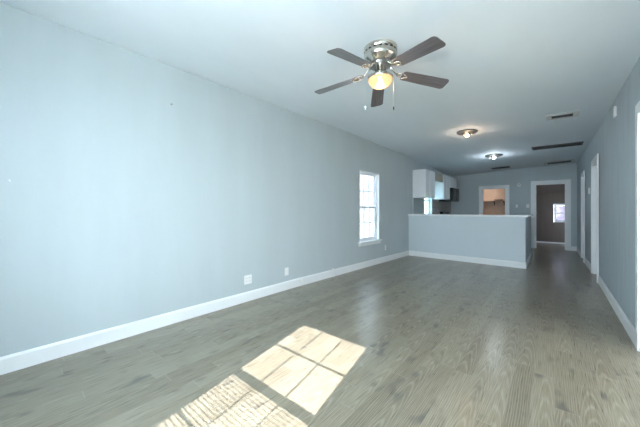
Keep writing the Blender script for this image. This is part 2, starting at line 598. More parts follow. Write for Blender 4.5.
# ------------------------------------------------------------------ baseboards
BH, BT = 0.128, 0.016
def base_profile(m, p, q, nrm, BH=BH):
    """profile strip from p to q (2D), room side along nrm"""
    p, q, n = Vector(p), Vector(q), Vector(nrm).normalized()
    prof = [(0, 0), (BT, 0), (BT, BH - 0.018), (BT * 0.45, BH), (0, BH)]
    A = [m.bm.verts.new((p.x + n.x*d, p.y + n.y*d, z)) for d, z in prof]
    B = [m.bm.verts.new((q.x + n.x*d, q.y + n.y*d, z)) for d, z in prof]
    k = len(prof)
    m.bm.faces.new(A); m.bm.faces.new(B[::-1])
    for i in range(k):
        m.bm.faces.new((A[i], B[i], B[(i+1) % k], A[(i+1) % k]))
m = MB()
yy = [YF, 3.0, 3.6, 7.17]
for a, b in zip(yy, yy[1:]): base_profile(m, (lx(a), a), (lx(b), b), (1, 0))
struct(m.build('baseboard_left', M['trim']), 'tall white baseboard on the left wall', 'baseboard')
m = MB()
for a, b in [(YF, DC[0]-0.09), (DC[1]+0.09, 4.5), (4.5, 6.45), (DA[1]+0.09, DB[0]-0.09), (DB[1]+0.09, YB)]:
    base_profile(m, (rx(a), a), (rx(b), b), (-1, 0))
struct(m.build('baseboard_right', M['trim']), 'white baseboard on the right wall', 'baseboard')
m = MB()
base_profile(m, (-2.965, 7.189), (-0.44, 7.09), (-0.04, -1))
base_profile(m, (-0.457, 7.075), (-0.457, 8.9), (1, 0))
struct(m.build('baseboard_peninsula', M['trim']), 'white baseboard round the half wall', 'baseboard')
m = MB()
for a, b in [(-1.14, -0.58), (0.375, 0.498)]: base_profile(m, (a, YB), (b, YB), (0, -1))
struct(m.build('baseboard_back', M['trim']), 'white baseboard on the back wall', 'baseboard')
m = MB()
base_profile(m, (lx(0) + 0.02, YF), (0.54, YF), (0, 1))
struct(m.build('baseboard_front', M['trim']), 'white baseboard on the front wall', 'baseboard')

# ------------------------------------------------------------------ windows
def make_window(name, label, P, width, z0, z1, rail, cols, rows, depth, slats=False, stool=True, glassmat=None, wallcol=None):
    """P maps local (u along wall, d outward from the inner face, z) to world; width in u"""
    root = sroot(name, label, 'window', P(width/2, 0, z0))
    base = root.location.copy()
    def bx(m, u0, u1, d0, d1, a, b):
        pts = [P(u0, d0, a), P(u1, d0, a), P(u1, d1, a), P(u0, d1, a), P(u0, d0, b), P(u1, d0, b), P(u1, d1, b), P(u0, d1, b)]
        m.hexa(pts)
    fw = 0.035
    m = MB()   # lining + frame
    bx(m, 0.001, 0.012, 0.0, depth, z0, z1); bx(m, width-0.012, width-0.001, 0.0, depth, z0, z1)
    bx(m, 0.012, width-0.012, 0, depth, z1-0.012, z1-0.001); bx(m, 0.012, width-0.012, 0, depth, z0+0.001, z0+0.012)
    m.build('window_lining', M['trim'], root, base=base)
    m = MB()
    d0, d1 = depth - 0.055, depth
    bx(m, 0.012, 0.012+fw, d0, d1, z0+0.012, z1-0.012); bx(m, width-0.012-fw, width-0.012, d0, d1, z0+0.012, z1-0.012)
    bx(m, 0.012+fw, width-0.012-fw, d0, d1, z1-0.012-fw, z1-0.012); bx(m, 0.012+fw, width-0.012-fw, d0, d1, z0+0.012, z0+0.012+fw)
    m.build('window_frame', M['sash'], root, base=base)
    gu0, gu1 = 0.012+fw, width-0.012-fw
    zb, zt = z0+0.012+fw, z1-0.012-fw
    for nm, a, b, dd in (('lower_sash', zb, rail+0.018, d0+0.008), ('upper_sash', rail-0.018, zt, d0+0.030)):
        m = MB()
        sw = 0.022
        bx(m, gu0, gu0+sw, dd, dd+0.02, a, b); bx(m, gu1-sw, gu1, dd, dd+0.02, a, b)
        bx(m, gu0+sw, gu1-sw, dd, dd+0.02, a, a+0.036 if nm == 'upper_sash' else a+0.03); bx(m, gu0+sw, gu1-sw, dd, dd+0.02, b-(0.036 if nm == 'lower_sash' else 0.025), b)
        s_ = m.build(nm, M['sash'], root, base=base)
        m = MB()
        ga, gb = a+0.03, b-0.03
        for i in range(1, cols):
            uu = gu0+sw + (gu1-gu0-2*sw)*i/cols
            bx(m, uu-0.005, uu+0.005, dd+0.004, dd+0.014, ga, gb)
        for i in range(1, rows):
            zz = ga + (gb-ga)*i/rows
            bx(m, gu0+sw, gu1-sw, dd+0.004, dd+0.014, zz-0.0065, zz+0.0065)
        if cols > 1 or rows > 1: m.build('muntins', M['sash'], s_, base=base)
        else: m.bm.free()
        m = MB()
        bx(m, gu0+sw, gu1-sw, dd+0.008, dd+0.011, ga-0.003, gb+0.003)
        m.build('glass_pane', glassmat or M['glass'], s_, base=base)
    if stool:
        m = MB()
        bx(m, -0.05, width+0.05, -0.045, -0.001, z0-0.012, z0+0.008)
        bx(m, -0.03, width+0.03, -0.016, -0.001, z0-0.075, z0-0.012)
        m.build('window_stool', M['trim'], root, base=base)
    if slats:
        m = MB()
        z = zb + 0.02
        while z < rail - 0.02:
            bx(m, gu0+0.003, gu1-0.003, d1+0.004, d1+0.010, z-0.0008, z+0.0008)
            z += 0.0255
        m.build('stripe_casting_slats', M['sash'], root, base=base)  # unseen slats shaped to stripe the sunlight on the floor
    return root

y0, y1 = W1[0], W1[1]
def P1(u, d, z):
    y = y0 + u
    return Vector((lx(y) - d, y, z))
make_window('window_1', 'tall narrow white double-hung window in the left wall', P1, y1-y0, W1[2], W1[3], 1.27, 3, 2, 0.115, glassmat=M['tinted'])
def P2(u, d, z): return Vector((-2.98 - d, W2[0] + u, z))
make_window('window_2', 'small kitchen window over the sink', P2, W2[1]-W2[0], W2[2], W2[3], 1.5, 1, 1, 0.115, stool=False, glassmat=M['half_dimmed'])
def P3(u, d, z): return Vector((WF[0] + u, YF - d, z))
make_window('window_3', 'front window letting in the sun', P3, WF[1]-WF[0], WF[2], WF[3], 1.536, 3, 2, 0.09, slats=True)
def P5(u, d, z): return Vector((0.562 + d, DC[0] + u, z))
fd = make_window('door_3', 'white door with double glazing added for daylight, only its casing edge cut by the right edge of the photo', P5, DC[1]-DC[0], 0.004, DC[3], 1.0, 4, 2, 0.115, stool=False, glassmat=M['added_door_glass'])  # glazed leaves invented to let daylight in; only the casing is known
fd['category'] = 'door'
m = MB()
m.box(0.542, 0.561, DC[0]-0.085, DC[0], 0, DC[3]+0.085, 0.003); m.box(0.542, 0.561, DC[1], DC[1]+0.085, 0, DC[3]+0.085, 0.003)
m.box(0.542, 0.561, DC[0], DC[1], DC[3], DC[3]+0.085, 0.003)
m.build('door_casing', M['trim'], fd, base=fd.location.copy())
portal((0.562 + 0.14, (DC[0]+DC[1])/2, 1.02), (-1, 0, 0), 1.82, 2.04)
for nm, wq, lab in (('window_5_added', WH, 'right'),):  # unseen front window added to bring in more daylight
    def PQ(u, d, z, wq=wq): return Vector((wq[0] + u, YF - d, z))
    make_window(nm, 'added front daylight window on the %s behind a sheer curtain' % lab, PQ, wq[1]-wq[0], wq[2], wq[3], 1.50, 1, 1, 0.09, stool=False)
    portal(((wq[0]+wq[1])/2, YF-0.12, (wq[2]+wq[3])/2), (0, 1, 0), wq[1]-wq[0], wq[3]-wq[2])
    m = MB(); cu = []
    for i in range(81):
        xx_ = wq[0] - 0.05 + (wq[1]-wq[0]+0.10)*i/80
        cu.append([m.bm.verts.new((xx_, YF + 0.045 + 0.018*math.sin(i*0.8), z_)) for z_ in (0.6, 2.36)])
    for A, B in zip(cu, cu[1:]): m.bm.faces.new((A[0], A[1], B[1], B[0]))
    tag(m.build('added_sheer_curtain', M['front_sheer']), 'added light-diffusing white sheer curtain over the front window on the %s' % lab, 'curtain')  # curtain added to diffuse the sun so it throws no patch
portal((-3.112 - 0.13 + 0.05, (y0+y1)/2, (W1[2]+W1[3])/2), (1, 0, 0), y1-y0, W1[3]-W1[2])
portal((-3.10, (W2[0]+W2[1])/2, (W2[2]+W2[3])/2), (1, 0, 0), 0.66, 0.96)
portal(((WF[0]+WF[1])/2, YF-0.12, (WF[2]+WF[3])/2), (0, 1, 0), WF[1]-WF[0], WF[3]-WF[2])

# ------------------------------------------------------------------ doors
def side_door(name, op, label, cw=0.085):
    ya, yb, _, zt = op
    xm = rx((ya+yb)/2)
    root = sroot(name, label, 'door', (xm, (ya+yb)/2, 0))
    base = root.location.copy()
    rm = min(rx(ya), rx(yb))
    m = MB()
    m.box(rm-0.020, rm+0.0, ya-cw, ya, 0, zt+cw, 0.003)
    m.box(rm-0.020, rm+0.0, yb, yb+cw, 0, zt+cw, 0.003)
    m.box(rm-0.020, rm+0.0, ya, yb, zt, zt+cw, 0.003)
    m.build('door_casing', M['trim'], root, base=base)
    m = MB()
    m.box(rm, rm+0.115, ya+0.001, ya+0.02, 0, zt-0.001); m.box(rm, rm+0.115, yb-0.02, yb-0.001, 0, zt-0.001)
    m.box(rm, rm+0.115, ya+0.02, yb-0.02, zt-0.02, zt-0.001)
    m.build('door_jamb', M['trim'], root, base=base)
    m = MB()
    a, b = ya+0.023, yb-0.023
    m.box(rm+0.075, rm+0.11, a, b, 0.008, zt-0.023, 0.002)
    for (u0, u1) in ((a+0.1, (a+b)/2-0.04), ((a+b)/2+0.04, b-0.1)):
        for (q0, q1) in ((0.22, 0.92), (1.02, 1.62), (1.70, 1.92)):
            m.box(rm+0.069, rm+0.076, u0, u1, q0, q1, 0.003)
    d = m.build('door_leaf', M['trim'], root, base=base)
    m = MB()
    mt = Matrix.Translation((rm+0.073, a+0.07, 0.93)) @ Matrix.Rotation(-PI/2, 4, 'Y')
    m.lathe([(0.028, 0), (0.028, 0.006), (0.012, 0.010), (0.011, 0.03), (0.026, 0.042), (0.028, 0.055), (0.018, 0.066), (0, 0.068)], 20, mt)
    m.build('door_knob', M['nickel'], d, base=base)
    return root
side_door('door_1', DA, 'nearer white recessed door in the right wall beyond the half wall')
side_door('door_2', DB, 'farther white recessed door in the right wall by the back corner')

def doorway(name, op, label, cw):
    xa, xb, _, zt = op
    root = sroot(name, label, 'doorway', ((xa+xb)/2, YB, 0))
    base = root.location.copy()
    m = MB()
    m.box(xa-cw, xa, YB-0.02, YB, 0, zt+cw, 0.003); m.box(xb, xb+cw, YB-0.02, YB, 0, zt+cw, 0.003)
    m.box(xa, xb, YB-0.02, YB, zt, zt+cw, 0.003)
    m.build('door_casing', M['trim'], root, base=base)
    m = MB()
    m.box(xa+0.0005, xa+0.02, YB, YB+T, 0, zt-0.001); m.box(xb-0.02, xb-0.0005, YB, YB+T, 0, zt-0.001)
    m.box(xa+0.02, xb-0.02, YB, YB+T, zt-0.02, zt-0.001)
    m.box(xa+0.02, xa+0.032, YB+0.04, YB+0.075, 0, zt-0.02); m.box(xb-0.032, xb-0.02, YB+0.04, YB+0.075, 0, zt-0.02)
    m.build('door_jamb', M['trim'], root, base=base)
    m = MB()
    for z in (0.25, 1.12, 1.78):
        m.box(xa+0.02, xa+0.024, YB+0.079, YB+0.112, z-0.045, z+0.045)
        m.lathe([(0.006, z-0.045), (0.006, z+0.045)], 10, Matrix.Translation((xa+0.03, YB+0.112, 0)))
    m.build('hinges', M['dull_nickel'], root, base=base)
    return root
doorway('door_4', KD, 'white-cased doorway to the warm-lit laundry room', 0.095)
doorway('door_5', HD, 'wide white-cased doorway to the dark back room', 0.105)

# ------------------------------------------------------------------ back room (dark) and laundry room (warm)
YR = 13.12
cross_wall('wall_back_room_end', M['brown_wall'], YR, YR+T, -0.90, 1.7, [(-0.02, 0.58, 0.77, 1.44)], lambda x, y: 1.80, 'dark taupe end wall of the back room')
m = MB()
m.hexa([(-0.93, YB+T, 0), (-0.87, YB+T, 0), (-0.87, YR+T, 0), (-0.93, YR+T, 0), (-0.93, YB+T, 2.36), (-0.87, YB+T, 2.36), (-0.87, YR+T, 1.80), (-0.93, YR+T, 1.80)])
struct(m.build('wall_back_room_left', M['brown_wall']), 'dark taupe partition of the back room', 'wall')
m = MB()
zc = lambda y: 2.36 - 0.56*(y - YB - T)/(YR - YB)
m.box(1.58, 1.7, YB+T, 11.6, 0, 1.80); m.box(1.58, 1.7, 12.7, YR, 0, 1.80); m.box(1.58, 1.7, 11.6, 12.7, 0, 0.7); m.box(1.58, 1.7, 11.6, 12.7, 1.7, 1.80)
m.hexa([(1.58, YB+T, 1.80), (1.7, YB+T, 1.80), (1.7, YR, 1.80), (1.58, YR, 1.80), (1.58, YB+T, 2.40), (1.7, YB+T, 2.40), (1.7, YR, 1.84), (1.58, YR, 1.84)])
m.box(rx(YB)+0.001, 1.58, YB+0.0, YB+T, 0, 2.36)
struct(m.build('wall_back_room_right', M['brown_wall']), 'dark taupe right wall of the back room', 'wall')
m = MB()
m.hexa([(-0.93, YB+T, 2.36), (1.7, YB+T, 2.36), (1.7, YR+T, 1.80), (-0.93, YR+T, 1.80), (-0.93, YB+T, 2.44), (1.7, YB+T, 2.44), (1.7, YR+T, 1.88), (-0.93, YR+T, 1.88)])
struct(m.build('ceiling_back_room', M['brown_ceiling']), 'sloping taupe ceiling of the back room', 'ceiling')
def P4(u, d, z): return Vector((-0.02 + u, YR + d, z))
make_window('window_4', 'small horizontal-railed window at the end of the dark back room', P4, 0.60, 0.77, 1.44, 1.10, 1, 1, 0.09, stool=False, glassmat=M['dimmed'])
def P6(u, d, z): return Vector((1.58 + d, 11.6 + u, z))
make_window('window_6_added', 'side window added to light the dark back room, out of view', P6, 1.1, 0.7, 1.7, 1.2, 1, 1, 0.09, stool=False, glassmat=M['back_glass'])  # unseen opening added to brighten the back room
portal((1.72, 12.15, 1.2), (-1, 0, 0), 1.1, 1.0)
portal((0.28, YR+0.13, 1.10), (0, -1, 0), 0.6, 0.66)
m = MB()
base_profile(m, (-0.87, YR), (1.58, YR), (0, -1), 0.05)
struct(m.build('baseboard_back_room', M['trim']), 'light baseboard of the back room', 'baseboard')

YL = 12.75
m = MB()
m.box(-2.75, -0.93, YL, YL+T, 0, 2.10)
struct(m.build('wall_laundry_end', M['peach_wall']), 'peach end wall of the laundry room', 'wall')
m = MB(); m.box(-2.75, -2.63, YB+T, YL, 0, 2.10)
struct(m.build('wall_laundry_left', M['peach_wall']), 'peach side wall of the laundry room', 'wall')
m = MB(); m.box(-0.99, -0.932, YB+T, YL, 0, 2.10)
struct(m.build('wall_laundry_right', M['peach_wall']), 'peach right wall of the laundry room', 'wall')
m = MB(); m.box(-2.75, -0.932, YB+T, YL+T, 2.10, 2.18)
struct(m.build('ceiling_laundry', M['peach_wall']), 'peach ceiling of the laundry room', 'ceiling')

def lamp_in(parent, loc, power, col, r=0.06):
    l = bpy.data.lights.new('lamp_light', 'POINT')
    l.energy = power; l.color = col; l.shadow_soft_size = r
    o = bpy.data.objects.new('lamp_light', l)
    COL.objects.link(o); o.parent = parent; o.location = loc
    return o

t = thing('ceiling_light', 'round glowing ceiling light inside the warm-lit laundry room', 'ceiling light', (-2.02, 12.15, 2.10))
MB().lathe([(0.0, 0), (0.15, 0), (0.155, -0.02), (0.135, -0.025), (0, -0.025)], 32).build('lamp_base', M['nickel'], t)
MB().lathe([(0.13, -0.026), (0.125, -0.05), (0.09, -0.08), (0.04, -0.092), (0, -0.095)], 32).build('lamp_shade', M['bulb_peach'], t)
lamp_in(t, (0.0, -0.0, -0.16), 1.5, (1.0, 0.88, 0.76), 0.05)
t = thing('wall_shelf', 'thin laundry room shelf with dark brackets on the peach wall', 'shelf', (-1.60, YL, 1.55))
MB().box(-0.62, 0.58, -0.26, -0.002, 0.0, 0.018, 0.003).build('shelf_board', M['peach_wall'], t)
for sx in (-0.20, 0.12):
    m = MB()
    m.box(sx-0.012, sx+0.012, -0.22, -0.003, -0.02, -0.001); m.box(sx-0.012, sx+0.012, -0.02, -0.003, -0.16, -0.02)
    m.tube([(sx, -0.2, -0.02), (sx, -0.1, -0.07), (sx, -0.015, -0.14)], 0.006, 8)
    m.build('bracket', M['black'], t)
m = MB().box(-0.16, 0.12, -0.2, -0.06, 0.0, 0.05, 0.012)
tag(m.build('folded_cloth', M['darkwood'], None, loc=(-1.62, YL-0.02, 1.569)), 'small dark bundle lying on the laundry room shelf', 'bundle')

# ------------------------------------------------------------------ outside
struct(MB().box(-30, 30, -30, 40, -0.5, -0.35).build('ground', M['grass']), 'lawn outside the house', 'ground')
struct(MB().box(0.7, 1.35, -1.0, 12.0, 2.72, 2.80).build('sun_blocking_eave', M['trim']), 'white eave added outside the right wall to block the sun', 'roof')  # unseen eave added to keep direct sun out of the right side
struct(MB().box(-12, 12, -14, 20, -0.349, -0.33).build('bounce_paving', M['concrete']), 'pale concrete paving added round the house to bounce daylight', 'paving')  # unseen pale surface added to bounce light up to the ceiling
t = thing('neighbour_house', 'pinkish white neighbouring house seen through the left window', 'house', (-8.2, 8, -0.35))
MB().box(-2.5, 0, -6, 12, 0, 4.6).build('house_wall', M['siding'], t)
m = MB()
m.hexa([(-2.9, -6.4, 4.6), (0.4, -6.4, 4.6), (0.4, 12.4, 4.6), (-2.9, 12.4, 4.6), (-1.3, -6.4, 5.7), (-1.2, -6.4, 5.7), (-1.2, 12.4, 5.7), (-1.3, 12.4, 5.7)])
m.build('roof', M['roofing'], t)

# ------------------------------------------------------------------ ceiling fan
FX, FY = -1.183, 2.228
FZ = cz(FX, FY)
fan = thing('ceiling_fan', 'hugger ceiling fan with five walnut blades and lit amber bowl', 'ceiling fan', (FX, FY, FZ))
def lz(z): return z - FZ
housing = MB().lathe([(0.138, 0), (0.146, -0.006), (0.146, -0.030), (0.140, -0.036), (0.140, -0.052), (0.146, -0.058), (0.144, -0.085), (0.128, -0.108),
            (0.100, -0.122), (0.096, -0.130), (0, -0.130)], 48).build('motor_housing', M['nickel'], fan)
for k in range(18):
    a = 2*PI*k/18
    MB().box(-0.013, 0.013, -0.002, 0.002, -0.005, 0.005, mat=Matrix.Translation((0.1405*math.cos(a), 0.1405*math.sin(a), -0.044)) @ Matrix.Rotation(a+PI/2, 4, 'Z')).build('vent_slot', M['slot'], housing)
MB().lathe([(0.088, -0.130), (0.094, -0.136), (0.094, -0.158), (0.080, -0.168), (0, -0.168)], 40).build('rotor', M['dull_nickel'], fan)
MB().lathe([(0.046, -0.168), (0.050, -0.176), (0.050, -0.215), (0.060, -0.222), (0.060, -0.232), (0.040, -0.240), (0, -0.24)], 36).build('switch_housing', M['nickel'], fan)
MB().lathe([(0.045, -0.240), (0.100, -0.250), (0.110, -0.258), (0.111, -0.275), (0.104, -0.278), (0.104, -0.262), (0, -0.256)], 40, cap=False).build('bowl_fitter', M['nickel'], fan)
bowl = MB().lathe([(0.103, -0.266), (0.105, -0.280), (0.101, -0.300), (0.085, -0.324), (0.056, -0.342), (0.022, -0.350), (0, -0.351)], 48, cap=False).build('lamp_shade', M['bowl'], fan)
m = MB()
m.lathe([(0.0, -0.336), (0.016, -0.334), (0.027, -0.320), (0.029, -0.306), (0.022, -0.288), (0.013, -0.275), (0.013, -0.262)], 24)
m.build('bulb', M['bulb_warm'], fan)
lamp_in(fan, (0, 0, -0.40), 0.6, (1.0, 0.66, 0.38), 0.03)
# blades
A0 = 2.75015487 - PI
zr, zt_ = lz(2.435), lz(2.372)
for k in range(5):
    a = A0 + k * 2*PI/5
    r0, r1 = 0.205, 0.642
    droop = math.atan2(zr - zt_, r1 - 0.10)
    pts = []
    L_ = r1 - r0
    w0, w1 = 0.056, 0.067
    def corner(cx, cy, r, s, e, n=6):
        return [(cx + r*math.cos(s+(e-s)*i/n), cy + r*math.sin(s+(e-s)*i/n)) for i in range(n+1)]
    pts += corner(L_-0.028, w1-0.028, 0.028, PI/2, 0)
    pts += corner(L_-0.028, -w1+0.028, 0.028, 0, -PI/2)
    pts += corner(0.022, -w0+0.022, 0.022, -PI/2, -PI)
    pts += corner(0.022, w0-0.022, 0.022, PI, PI/2)
    mt = Matrix.Rotation(a, 4, 'Z') @ Matrix.Translation((0.10, 0, zr)) @ Matrix.Rotation(droop, 4, 'Y') @ Matrix.Translation((r0-0.10, 0, 0)) @ Matrix.Rotation(math.radians(-11), 4, 'X')
    b = MB().prism([(x, y) for x, y in pts][::-1], -0.003, 0.003, bev=0.0012).build('blade', M['blade'], fan)
    b.matrix_local = mt
    # blade iron: arm from the rotor that forks into a curled plate under the blade
    m = MB()
    mi = Matrix.Rotation(a, 4, 'Z')
    P_ = lambda x, y, z: mi @ Vector((x, y, z))
    m.tube([P_(0.075, 0, -0.150), P_(0.11, 0, -0.172), P_(0.150, 0, zr+0.000), P_(0.19, 0, zr-0.013)], 0.008, 10, [0.011, 0.009, 0.009, 0.008])
    for s in (-1, 1):
        m.tube([P_(0.15, 0, zr-0.002), P_(0.165, s*0.022, zr-0.006), P_(0.19, s*0.034, zr-0.012), P_(0.222, s*0.030, zr-0.020), P_(0.245, s*0.012, zr-0.024), P_(0.25, 0, zr-0.0245)], 0.006, 8)
        m.lathe([(0.009, -0.004), (0.009, 0.002), (0.0, 0.004)], 12, mi @ Matrix.Translation((0.222, s*0.030, zr-0.024)) @ Matrix.Rotation(PI, 4, 'X'))
    m.lathe([(0.009, -0.004), (0.009, 0.002), (0.0, 0.004)], 12, mi @ Matrix.Translation((0.25, 0, zr-0.028)) @ Matrix.Rotation(PI, 4, 'X'))
    m.build('blade_iron', M['nickel'], fan)
def chain(dx, dy, ztop, zbot, mat, nm, r):
    m = MB()
    m.tube([(dx*0.55, dy*0.55, ztop), (dx, dy, ztop-0.015), (dx, dy, zbot)], 0.0012, 6)
    c = m.build('pull_chain', M['chain'], fan)
    MB().lathe([(0, zbot+0.004), (r*0.6, zbot), (r, zbot-0.012), (r, zbot-0.026), (r*0.5, zbot-0.034), (0, zbot-0.035)], 14, Matrix.Translation((dx, dy, 0))).build(nm, mat, c)
rv = (math.cos(YAW), math.sin(YAW))
chain(0.118*rv[0], 0.118*rv[1], -0.225, -0.515, M['darkwood'], 'chain_fob', 0.006)
chain(-0.135*rv[0], -0.135*rv[1], -0.225, -0.515, M['plastic'], 'chain_fob', 0.005)

# ------------------------------------------------------------------ open flush-mount lamps
def flush_lamp(name, x, y, r, label, bulbmat, power, col, tilt):
    z = cz(x, y)
    t = thing(name, label, 'ceiling light', (x, y, z))
    t.rotation_euler = tilt
    MB().lathe([(r*0.93, 0), (r, -0.006), (r, -0.020), (r*0.95, -0.027), (r*0.86, -0.024), (r*0.80, -0.012), (r*0.3, -0.010), (0, -0.010)], 48, cap=False).build('lamp_base', M['dull_nickel'], t)
    for a in (0.5, 0.5+PI*2/3, 0.5+PI*4/3):
        m = MB().tube([(0.15*r*math.cos(a), 0.15*r*math.sin(a), -0.012), (0.42*r*math.cos(a), 0.42*r*math.sin(a), -0.03), (0.46*r*math.cos(a), 0.46*r*math.sin(a), -0.075)], 0.003, 6)
        m.build('shade_holder', M['nickel'], t)
    MB().lathe([(0.030, -0.010), (0.030, -0.016), (0.019, -0.02), (0.019, -0.040), (0, -0.040)], 24).build('lamp_socket', M['plastic'], t)
    MB().lathe([(0.013, -0.040), (0.016, -0.046), (0.030, -0.062), (0.033, -0.078), (0.024, -0.094), (0, -0.100)], 24).build('bulb', bulbmat, t)
    lamp_in(t, (0, 0, -0.19), power, col, 0.06)
    return t
flush_lamp('ceiling_light', -1.207, 5.54, 0.17, 'round nickel ceiling light with a bare warm bulb, nearer of two', M['bulb_warm'], 0.8, (1.0, 0.72, 0.5), (0, 0, 0))
flush_lamp('ceiling_light', -1.165, 8.15, 0.19, 'round nickel ceiling light with a bare white bulb, above the kitchen', M['bulb_cool'], 1.7, (0.82, 0.92, 1.0), (0, 0, 0.6))

# ------------------------------------------------------------------ ceiling vents
def vent(name, x, y, sx, sy, label, frame, cat, nslat, inner, fmat):
    z = cz(x, y)
    e = 0.05
    gx = (cz(x+e, y) - cz(x-e, y)) / (2*e); gy = (cz(x, y+e) - cz(x, y-e)) / (2*e)
    t = thing(name, label, cat, (x, y, z))
    t.rotation_euler = (math.atan(gy), -math.atan(gx), 0)
    m = MB()
    a, b = sx/2, sy/2
    m.box(-a, a, -b, -b+frame, -0.014, -0.0005, 0.003); m.box(-a, a, b-frame, b, -0.014, -0.0005, 0.003)
    m.box(-a, -a+frame, -b+frame, b-frame, -0.014, -0.0005, 0.003); m.box(a-frame, a, -b+frame, b-frame, -0.014, -0.0005, 0.003)
    m.build('vent_frame', fmat, t)
    MB().box(-a+frame, a-frame, -b+frame, b-frame, -0.003, -0.0006).build('vent_opening', M['void'], t)
    n = nslat
    for i in range(n):
        yy = -b+frame + (sy-2*frame)*(i+0.5)/n
        mt = Matrix.Translation((0, yy, -0.009)) @ Matrix.Rotation(math.radians(38), 4, 'X')
        MB().box(-a+frame, a-frame, -0.007, 0.007, -0.0006, 0.0006, mat=mt).build('slat', inner, t)
    return t
vent('ceiling_vent', 0.085, 5.36, 0.36, 0.27, 'small off-white ceiling vent with dark louvre, nearest of the ceiling vents', 0.062, 'vent', 7, M['vent_dark'], M['vent_white'])
vent('return_grille', 0.03, 7.85, 0.84, 0.36, 'long dark return air grille across the hall ceiling', 0.03, 'vent', 12, M['vent_dark'], M['vent_dark'])
vent('ceiling_vent', 0.10, 10.6, 0.66, 0.55, 'pale-framed ceiling vent closest to the dark doorway', 0.07, 'vent', 12, M['vent_dark'], M['vent_white'])
vent('ceiling_vent', -1.30, 10.4, 0.48, 0.26, 'faint grey ceiling vent above the laundry doorway', 0.03, 'vent', 7, M['vent_dark'], M['vent_dark'])

# ------------------------------------------------------------------ small wall fittings
def plate(name, fx, sgn, y, z, w_, h_, label, cat, kind, d=0.006, mat=None):
    x = fx(y) + sgn*0.001
    t = thing(name, label, cat, (x, y, z))
    m = MB()
    m.box(min(0, sgn*d), max(0, sgn*d), -w_/2, w_/2, -h_/2, h_/2, 0.002)
    m.build('cover_plate', mat or M['plastic'], t)
    if kind == 'outlet':
        for dz in (-0.021, 0.021):
            for sgy in ((-1, 1) if w_ > 0.1 else (0,)):
                yy = sgy*0.024
                o = MB().box(min(sgn*d, sgn*(d+0.002)), max(sgn*d, sgn*(d+0.002)), yy-0.016, yy+0.016, dz-0.014, dz+0.014, 0.001).build('socket', M['plastic'], t)
                m = MB()
                for q in (-0.006, 0.006):
                    x0, x1 = sorted((sgn*(d+0.0021), sgn*(d+0.0026)))
                    m.box(x0, x1, yy+q-0.0015, yy+q+0.0015, dz-0.005, dz+0.005)
                m.build('slots', M['slot'], o)
    if kind == 'switch':
        x0, x1 = sorted((sgn*d, sgn*(d+0.010)))
        MB().box(x0, x1, -0.006, 0.006, -0.012, 0.012, 0.001).build('toggle', M['plastic'], t)
    return t
plate('power_outlet', lx, 1, 2.19, 0.287, 0.118, 0.118, 'double white power outlet low on the left wall, nearest the camera', 'outlet', 'outlet')
plate('cover_plate', lx, 1, 2.887, 0.275, 0.075, 0.118, 'plain upright white cover plate low on the left wall', 'outlet', 'blank')
plate('baseboard_jack', lambda y: lx(y)+BT, 1, 3.18, 0.082, 0.07, 0.05, 'small white jack box fixed on the left baseboard', 'jack', 'blank', 0.02)
plate('power_outlet', lx, 1, 5.93, 0.33, 0.072, 0.115, 'small white power outlet below right of the tall window', 'outlet', 'outlet')
m = MB().box(0, 0.02, -0.018, 0.018, 0.0, 0.150, 0.003)
tag(m.build('joint_block', M['plastic'], None, loc=(lx(3.98)+BT+0.001, 3.98, 0.001)), 'white upright joint block on the left baseboard', 'block')
t = plate('thermostat', rx, -1, 7.86, 1.60, 0.10, 0.12, 'white thermostat between the two recessed doors', 'thermostat', 'blank', 0.025)
MB().box(-0.027, -0.0251, -0.028, 0.028, 0.005, 0.035).build('thermostat_display', M['vent_white'], t)
t = plate('door_chime', rx, -1, 4.82, 2.385, 0.09, 0.12, 'small white box high on the right wall', 'chime', 'blank', 0.02)
# on the back wall
def back_plate(name, x, z, w_, h_, label, cat, sw, d=0.006):
    t = thing(name, label, cat, (x, YB-0.001, z))
    MB().box(-w_/2, w_/2, -d, 0, -h_/2, h_/2, 0.002).build('cover_plate', M['plastic'], t)
    if sw: MB().box(-0.006, 0.006, -d-0.01, -d, -0.012, 0.012, 0.001).build('toggle', M['plastic'], t)
back_plate('light_switch', -0.66, 1.34, 0.075, 0.118, 'white light switch beside the wide dark doorway', 'switch', True)
back_plate('light_switch', -0.95, 1.34, 0.06, 0.10, 'faint white switch plate nearer the laundry doorway', 'switch', True)
t = thing('smoke_detector', 'small white round detector high between the two back doorways', 'detector', (-0.885, YB-0.001, 2.03))
MB().lathe([(0.05, 0), (0.05, 0.014), (0.04, 0.03), (0, 0.033)], 32, Matrix.Rotation(PI/2, 4, 'X')).build('detector_body', M['plastic'], t)
MB().lathe([(0.03, 0.032), (0.028, 0.037), (0, 0.037)], 24, Matrix.Rotation(PI/2, 4, 'X')).build('detector_grille', M['vent_white'], t)
# screw left in the wall, paint dab
t = thing('wall_screw', 'small dark screw left high in the left wall', 'screw', (lx(1.2)+0.001, 1.23, 2.335))
MB().lathe([(0.0, 0), (0.011, 0.0), (0.009, 0.006), (0, 0.008)], 14, Matrix.Rotation(PI/2, 4, 'Y')).build('screw_head', M['dull_nickel'], t)
t = thing('wall_anchor', 'tiny white wall anchor at the left edge of the photo', 'anchor', (lx(0)+0.001, 0.08, 1.43))
MB().lathe([(0.0, 0), (0.007, 0.0), (0.006, 0.003), (0, 0.004)], 12, Matrix.Rotation(PI/2, 4, 'Y')).build('anchor_head', M['plastic'], t)

